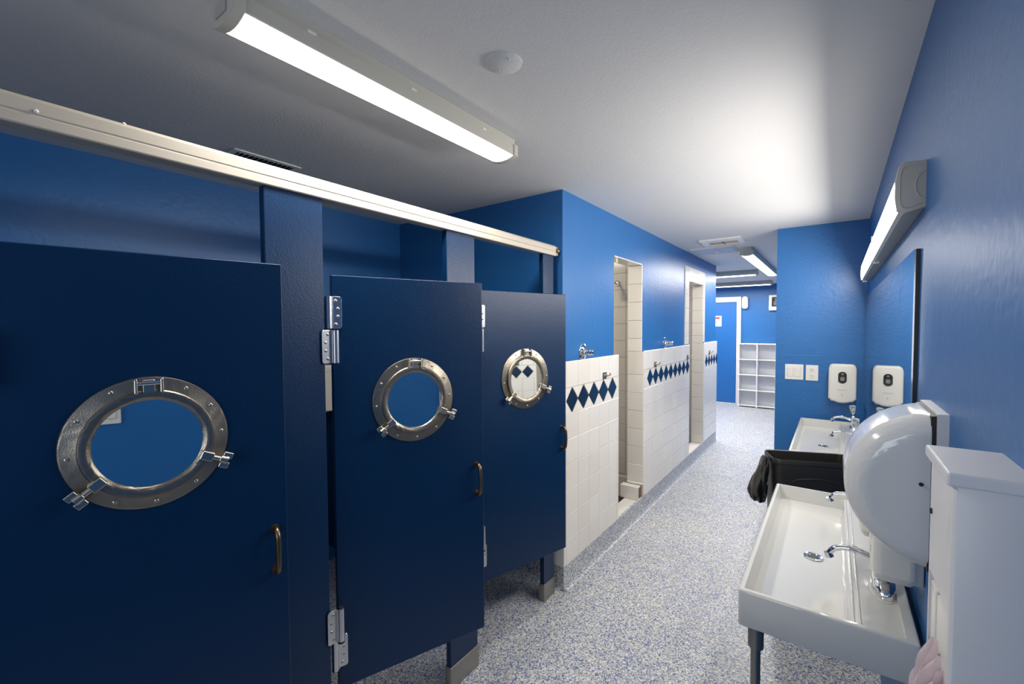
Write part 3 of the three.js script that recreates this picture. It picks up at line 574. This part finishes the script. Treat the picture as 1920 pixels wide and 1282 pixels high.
// ------------------------------------------------------------------ sinks and faucets
function makeSink(label, zN, zFar, rim) {
  const L = zN - zFar, w = 0.386, h = 0.106;
  const S = thing('trough_sink', label, 'sink', [XR - 0.012, rim, (zN + zFar) / 2]);       // local: x to the wall, y=0 rim
  const outer = B(-w, 0, -h, 0, -L / 2, L / 2, 0.006, 3);
  const x0 = -w + 0.011, x1 = -0.128, zz = L / 2 - 0.012;
  const hull = (pts) => new ConvexGeometry(pts.map((p) => V(...p)));
  const pocket = hull([[x0, 0.02, -zz], [x0, 0.02, zz], [x1, 0.02, -zz], [x1, 0.02, zz], [x0 + 0.028, -0.08, -zz + 0.04], [x0 + 0.028, -0.08, zz - 0.04], [x1 - 0.012, -0.088, -zz + 0.04], [x1 - 0.012, -0.088, zz - 0.04], [x0 + 0.012, -0.062, -zz + 0.008], [x0 + 0.012, -0.062, zz - 0.008], [x1 - 0.004, -0.062, -zz + 0.008], [x1 - 0.004, -0.062, zz - 0.008]]);
  const deck = hull([[x1 - 0.02, 0.02, -zz], [x1 - 0.02, 0.02, zz], [-0.022, 0.02, -zz], [-0.022, 0.02, zz], [x1 - 0.02, -0.018, -zz], [x1 - 0.02, -0.018, zz], [-0.026, -0.014, -zz], [-0.026, -0.014, zz]]);
  mesh('basin', minus(outer, pocket, deck), M.ceramic, S);
  mesh('deck_lip', [tube([[x1 + 0.004, -0.0165, -zz + 0.004], [x1 + 0.004, -0.0165, 0], [x1 + 0.004, -0.0165, zz - 0.004]], 0.0032, 2, 8), tube([[x1 + 0.018, -0.0165, -zz + 0.004], [x1 + 0.018, -0.0165, 0], [x1 + 0.018, -0.0165, zz - 0.004]], 0.0028, 2, 8)], M.ceramic, S);
  const dr = mesh('drain', lathe([[0.03, 0], [0.0305, 0.003], [0.027, 0.005], [0.022, 0.004], [0.02, 0.0012], [0.0, 0.0012]], 28).translate(-0.224, -0.0835, 0), M.chrome, S, 'chrome drain ring');
  mesh('drain_hole', cyl(0.0165, 0.0165, 0.002, 24).translate(-0.224, -0.0821, 0), M.black, dr);
  for (const s of [1]) mesh('leg', [cyl(0.013, 0.013, rim - h, 18).translate(-w + 0.04, -h - (rim - h) / 2, s * (L / 2 - 0.05)), cyl(0.021, 0.0205, 0.075, 20).translate(-w + 0.04, -h - 0.0375, s * (L / 2 - 0.05)), cyl(0.022, 0.024, 0.01, 20).translate(-w + 0.04, -rim + 0.005, s * (L / 2 - 0.05))], M.pipe, S, 'grey steel leg');
  mesh('waste_pipe', [cyl(0.017, 0.017, 0.16, 16).translate(-0.224, -h - 0.08, 0), tube([[-0.224, -h - 0.15, 0], [-0.224, -h - 0.24, 0], [-0.18, -h - 0.28, 0], [-0.13, -h - 0.24, 0], [-0.09, -h - 0.21, 0], [0.008, -h - 0.21, 0]], 0.017, 40, 12)], M.pvc, S, 'white waste pipe');
  return S;
}
const RIM = 0.848, RIM2 = 0.848;
makeSink('white ceramic trough sink in front, with round drain and grey leg', -1.37, -2.41, RIM);
makeSink('white ceramic trough sink against the blue end wall, behind the black bin', -3.10, -4.255, RIM2);
function makeFaucet(label, z, y) {
  const f = thing('faucet', label, 'faucet', [0.128, y - 0.0140, z], 0, 'sink faucets');
  const base = lathe([[0, 0], [0.03, 0], [0.031, 0.004], [0.028, 0.02], [0.026, 0.034], [0.02, 0.042], [0, 0.044]], 36); base.scale(1, 1, 2.4);
  mesh('base', base, M.chrome, f);
  mesh('base_gasket', (() => { const g = cyl(0.033, 0.033, 0.003, 36); g.scale(1, 1, 2.35); return g.translate(0, 0.0015, 0); })(), M.plasticWarm, f);
  mesh('column', lathe([[0.02, 0.03], [0.017, 0.055], [0.0165, 0.085], [0.019, 0.1], [0.014, 0.112], [0, 0.114]], 28), M.chrome, f);
  mesh('spout', [tube([[0, 0.075, 0], [-0.03, 0.088, 0], [-0.065, 0.098, 0], [-0.095, 0.096, 0], [-0.118, 0.086, 0], [-0.128, 0.07, 0]], 0.0085, 40, 12), cyl(0.0115, 0.0115, 0.014, 18).rotateZ(Math.PI / 2).rotateZ(-0.15).translate(-0.068, 0.0985, 0), cyl(0.011, 0.012, 0.014, 18).rotateZ(0.3).translate(-0.129, 0.066, 0), cyl(0.0115, 0.0115, 0.012, 18).rotateZ(Math.PI / 2 + 0.3).translate(-0.025, 0.087, 0)], M.chrome, f);
  mesh('handle_stem', cyl(0.008, 0.01, 0.03, 16).rotateZ(0.12).translate(-0.002, 0.125, 0), M.chrome, f);
  mesh('knob', lathe([[0, 0.13], [0.0115, 0.13], [0.012, 0.14], [0.015, 0.152], [0.019, 0.17], [0.021, 0.182], [0.02, 0.186], [0.015, 0.189], [0, 0.19]], 10).rotateZ(0.1).translate(0.008, 0, 0), M.acrylic, f, 'clear flared knob');
  return f;
}
makeFaucet('chrome faucet on the front sink, half behind the soap dispensers', -1.632, RIM);
makeFaucet('chrome faucet on the front sink beside the black bin, only its spout in view', -2.155, RIM);
makeFaucet('chrome faucet on the rear sink, nearer the black bin', -3.42, RIM2);
makeFaucet('chrome faucet with clear knob on the rear sink, closest to the blue end wall', -3.955, RIM2);

// ------------------------------------------------------------------ black bin and its bag
{
  const b = thing('trash_bin', 'black rectangular trash bin standing between the two sinks', 'trash bin', [-0.093, 0, -2.862], -21 * DEG * -1);
  const W = 0.41, D = 0.2, H = 0.885, R = [];
  for (const [y, k, r] of [[0, 0.8, 0.03], [0.02, 0.81, 0.035], [0.74, 0.95, 0.04], [0.8, 0.955, 0.04], [0.81, 0.965, 0.04], [0.855, 0.97, 0.04], [0.86, 1.0, 0.042], [0.88, 1.0, 0.042], [0.885, 0.985, 0.04], [0.882, 0.95, 0.036], [0.85, 0.93, 0.032], [0.5, 0.88, 0.03], [0.4, 0.86, 0.03]]) R.push(rrRing(W * k, D * k - (1 - k) * 0.02, r, y * H / 0.885));
  mesh('bin_body', loft(R, true, true, 0.5), M.binBlack, b);
  mesh('moulded_line', tube([[-0.13, 0.62, 0.0945], [-0.1, 0.645, 0.096], [0, 0.66, 0.097], [0.1, 0.645, 0.096], [0.13, 0.62, 0.0945]].map(([x, y, z]) => [x, y + 0.13, z - 0.002]), 0.0022, 30, 6), M.binBlack, b);
}
{
  const g = thing('bin_bag', 'crumpled black plastic bag hanging over the short end of the black bin', 'bin bag', [-0.329, 0, -2.752], 21 * DEG);
  const rings = [], n = 36, prof = [[0.632, 0.01, 0.02, 0], [0.638, 0.034, 0.07, 0], [0.655, 0.041, 0.082, 0.0], [0.68, 0.042, 0.086, 0.002], [0.71, 0.038, 0.08, 0.006], [0.74, 0.033, 0.074, 0.012], [0.77, 0.027, 0.066, 0.02], [0.8, 0.022, 0.06, 0.027], [0.83, 0.018, 0.056, 0.033], [0.855, 0.015, 0.052, 0.036], [0.872, 0.006, 0.03, 0.038]];
  prof.forEach(([y, rx, rz, dx], i) => { const ring = []; for (let k = 0; k < n; k++) { const a = k / n * Math.PI * 2, w = 1 + 0.1 * Math.sin(a * 5 + i * 0.8) + 0.09 * Math.sin(a * 9 - i * 1.3) + 0.08 * (hash(k, i, 77) - 0.5); ring.push([dx + Math.cos(a) * rx * w, y + (i > 1 ? 0.006 * Math.sin(a * 4 + i) : 0), Math.sin(a) * rz * w]); } rings.push(ring); });
  mesh('bag_skin', loft(rings.reverse().map((r) => r.slice()), true, true, 0.9), M.bagBlack, g);
}

// ------------------------------------------------------------------ dispensers on the right wall close by
{
  const d = thing('roll_dispenser', 'big round white glossy paper roll dispenser on the wall above the front sink', 'paper dispenser', [XR, 1.252, -1.212]);
  const r = 0.166, bv = 0.042, rr = r - bv;
  // D-shaped drum: rounded edges all round the front, cut flat toward the wall
  const drum = extrude(rrD(rr), 0.135, bv, 10).translate(0, 0, -0.135 - bv);
  mesh('drum_cover', minus(toCreasedNormals(clean(drum), 0.7), B(-0.026, 0.3, -0.4, 0.4, -0.5, 0.5)), M.plastic, d, 'glossy white drum cover');
  const slice = (rad, x0, x1, z0, z1) => minus(extrude(rrD(rad), z1 - z0).translate(0, 0, z0), B(-0.4, x0, -0.4, 0.4, -0.5, 0.5), B(x1, 0.3, -0.4, 0.4, -0.5, 0.5));
  mesh('gasket', slice(r - 0.003, -0.027, -0.018, -0.212, -0.005), M.black, d, 'dark seam');
  mesh('back_plate', slice(r + 0.001, -0.0185, 0, -0.222, -0.002), M.plasticMatte, d);
  mesh('lock', cyl(0.004, 0.004, 0.004, 14).rotateX(Math.PI / 2).translate(-0.04, 0.02, 0.0005), M.black, d);
}
function rrD(rad) { const p = []; for (let k = 0; k <= 40; k++) { const a = Math.PI / 2 + Math.PI * k / 40; p.push(new THREE.Vector2(rad * Math.cos(a), rad * Math.sin(a))); } p.push(new THREE.Vector2(0.06, -rad), new THREE.Vector2(0.06, rad)); return new THREE.Shape(p); }
{
  const d = thing('towel_dispenser', 'pale boxy paper towel dispenser with flat lid and mirrored slot', 'towel dispenser', [XR, 0, -0.7925]);
  const f = -0.073, hz = 0.0735;
  const slot = B(f - 0.02, f + 0.02, 1.11, 1.25, -hz + 0.012, hz - 0.012, 0.004);
  mesh('body', minus(B(f, 0, 1.03, 1.412, -hz, hz, 0.006, 3), slot), M.plasticMatte, d);
  mesh('lid', [B(f - 0.006, 0, 1.409, 1.425, -hz - 0.0035, hz + 0.0035, 0.003, 3)], M.plasticMatte, d, 'overhanging flat lid');
  mesh('chute', B(f + 0.012, f + 0.021, 1.108, 1.252, -hz + 0.011, hz - 0.011), M.chrome, d, 'mirrored chute');
  mesh('chute_lip', [B(f + 0.002, f + 0.013, 1.112, 1.236, -hz + 0.014, -hz + 0.05, 0.003), B(f + 0.002, f + 0.013, 1.112, 1.236, -hz + 0.058, hz - 0.016, 0.003)], M.plasticWarm, d);
  mesh('keyhole', cyl(0.004, 0.004, 0.003, 14).rotateZ(Math.PI / 2).translate(f - 0.0008, 1.335, -0.055), M.black, d);
}
{
  const g = thing('paper_towel', 'pinkish paper towel sticking out of the dispenser slot', 'paper towel', [XR - 0.073, 1.165, -0.795]);
  const pos = [], idx = [], nu = 12, nv = 18;
  for (let j = 0; j <= nv; j++) for (let i = 0; i <= nu; i++) {
    const t = j / nv, s = i / nu - 0.5, fold = 0.0075 * Math.sin(s * 22 + t * 5) + 0.003 * Math.sin(s * 47 - t * 9);
    const x = 0.006 - 0.022 * Math.sin(Math.min(1, t * 1.25) * 2.2) - (t > 0.6 ? (t - 0.6) * 0.006 : 0) + fold, y = -0.005 - 0.13 * t + 0.02 * (1 - Math.abs(s) * 2) * (t < 0.3 ? 1 : 0.4), z = s * 0.082 * (1 - 0.3 * t) + 0.02 * t + 0.004 * Math.sin(t * 9);
    pos.push(x, y, z);
  }
  for (let j = 0; j < nv; j++) for (let i = 0; i < nu; i++) { const a = j * (nu + 1) + i, b = a + 1, c = a + nu + 1, e = c + 1; idx.push(a, c, b, b, c, e); }
  const q = new THREE.BufferGeometry(); q.setAttribute('position', new THREE.Float32BufferAttribute(pos, 3)); q.setIndex(idx); q.computeVertexNormals();
  mesh('sheet', q, M.paper, g);
}
tag(mesh('hanging_cable', tube([[XR - 0.03, 1.03, -0.83], [XR - 0.012, 0.965, -0.85], [XR - 0.006, 0.935, -0.93], [XR - 0.006, 0.925, -1.08], [XR - 0.006, 0.91, -1.2], [XR - 0.006, 0.85, -1.272], [XR - 0.006, 0.72, -1.31], [XR - 0.006, 0.45, -1.33]], 0.0042, 40, 8), M.black), 'thin black cable hanging down the blue wall under the towel dispensers', 'cable');

// ------------------------------------------------------------------ far room
{
  const z = ZF;
  struct('door_1', B(-2.5, -1.594, 0.012, 2.072, z + 0.002, z + 0.035, 0.002), M.doorBlue);
  struct('trim_3', [B(-1.592, -1.512, 0, 2.18, z, z + 0.03, 0.004), B(-2.58, -2.502, 0, 2.18, z, z + 0.03, 0.004), B(-2.5018, -1.5922, 2.076, 2.18, z, z + 0.03, 0.004)], M.trimWhite);
  struct('threshold', B(-2.502, -1.592, 0, 0.011, z, z + 0.06, 0.003), M.cream);
  const c = document.createElement('canvas'); c.width = 128; c.height = 192; const x = c.getContext('2d');
  x.fillStyle = '#f4eef2'; x.fillRect(0, 0, 128, 192); x.fillStyle = '#e01626'; x.fillRect(26, 18, 76, 34); x.fillStyle = '#8a8088';
  for (const [a, b, w] of [[34, 78, 60], [20, 104, 48], [20, 116, 34], [76, 78, 20]]) x.fillRect(a, b, w, 6);
  const t = new THREE.CanvasTexture(c); t.colorSpace = THREE.SRGBColorSpace;
  const sg = thing('door_sign', 'small white notice with a red band on the far blue door', 'sign', [-1.945, 1.69, z + 0.035]);
  mesh('plate', extrude(rrShape(0.15, 0.215, 0.012), 0.003), std({ color: lin(0.86, 0.83, 0.85), roughness: 0.4 }), sg);
  const pm = new THREE.Mesh(new THREE.PlaneGeometry(0.136, 0.2), std({ map: t, roughness: 0.5 })); pm.name = 'notice_print'; pm.position.z = 0.0036; sg.add(pm);
}
{
  const a = thing('air_freshener', 'white wall-mounted air freshener to the side of the far door frame', 'air freshener', [-1.44, 2.055, ZF]);
  mesh('body', extrude(rrShape(0.085, 0.225, 0.038), 0.05, 0.012, 4).translate(0, 0, 0.012), M.plasticMatte, a);
  mesh('lens', new THREE.SphereGeometry(0.008, 12, 8).translate(0, 0.07, 0.074), M.ventGrey, a);
}
{
  const a = thing('wall_box', 'white framed box with a dark window high on the far wall', 'wall box', [-0.9, 2.035, ZF]);
  mesh('frame', minus(B(-0.125, 0.125, -0.15, 0.15, 0, 0.06, 0.012, 3), B(-0.075, 0.09, -0.075, 0.11, 0.03, 0.1)), M.plate, a);
  mesh('window', B(-0.074, 0.089, -0.074, 0.109, 0.028, 0.036), M.window, a, 'dark window');
  mesh('dial', [B(-0.05, 0.06, -0.05, 0.03, 0.036, 0.039, 0.002), cyl(0.03, 0.03, 0.003, 20).rotateX(Math.PI / 2).translate(0, 0.06, 0.037)], M.print, a);
}
{
  const s = thing('cube_shelf', 'white cube shelf, two columns by four rows, on the floor beside the far door', 'shelf', [-1.18, 0, ZF + 0.17]);
  const w = 0.63, h = 1.235, d = 0.3, x = [-w / 2, 0, w / 2], ys = [0.03, 0.33, 0.63, 0.93, h];
  for (const px of x) for (const pz of [-d / 2, d / 2]) mesh('post', B(px - 0.011, px + 0.011, 0, h, pz - 0.011, pz + 0.011, 0.004), M.shelfFrame, s);
  for (const y of ys) for (let k = 0; k < 2; k++) mesh('shelf_board', B(x[k] + 0.006, x[k + 1] - 0.006, y - 0.008, y + 0.008, -d / 2, d / 2, 0.003), M.shelfFrame, s);
  for (let j = 0; j < 4; j++) for (let k = 0; k < 2; k++) mesh('back_panel', B(x[k] + 0.008, x[k + 1] - 0.008, ys[j] + 0.009, ys[j + 1] - 0.009, -d / 2 - 0.003, -d / 2 + 0.001), M.shelfPanel, s);
  for (let j = 0; j < 4; j++) for (const px of x) mesh('side_panel', B(px - 0.002, px + 0.002, ys[j] + 0.009, ys[j + 1] - 0.009, -d / 2 + 0.012, d / 2 - 0.012), M.shelfPanel, s);
  for (const y of ys) for (const px of x) mesh('connector', B(px - 0.019, px + 0.019, y - 0.019, y + 0.019, d / 2 - 0.014, d / 2 + 0.016, 0.008), M.shelfFrame, s);
}

renderer.render(scene, camera);
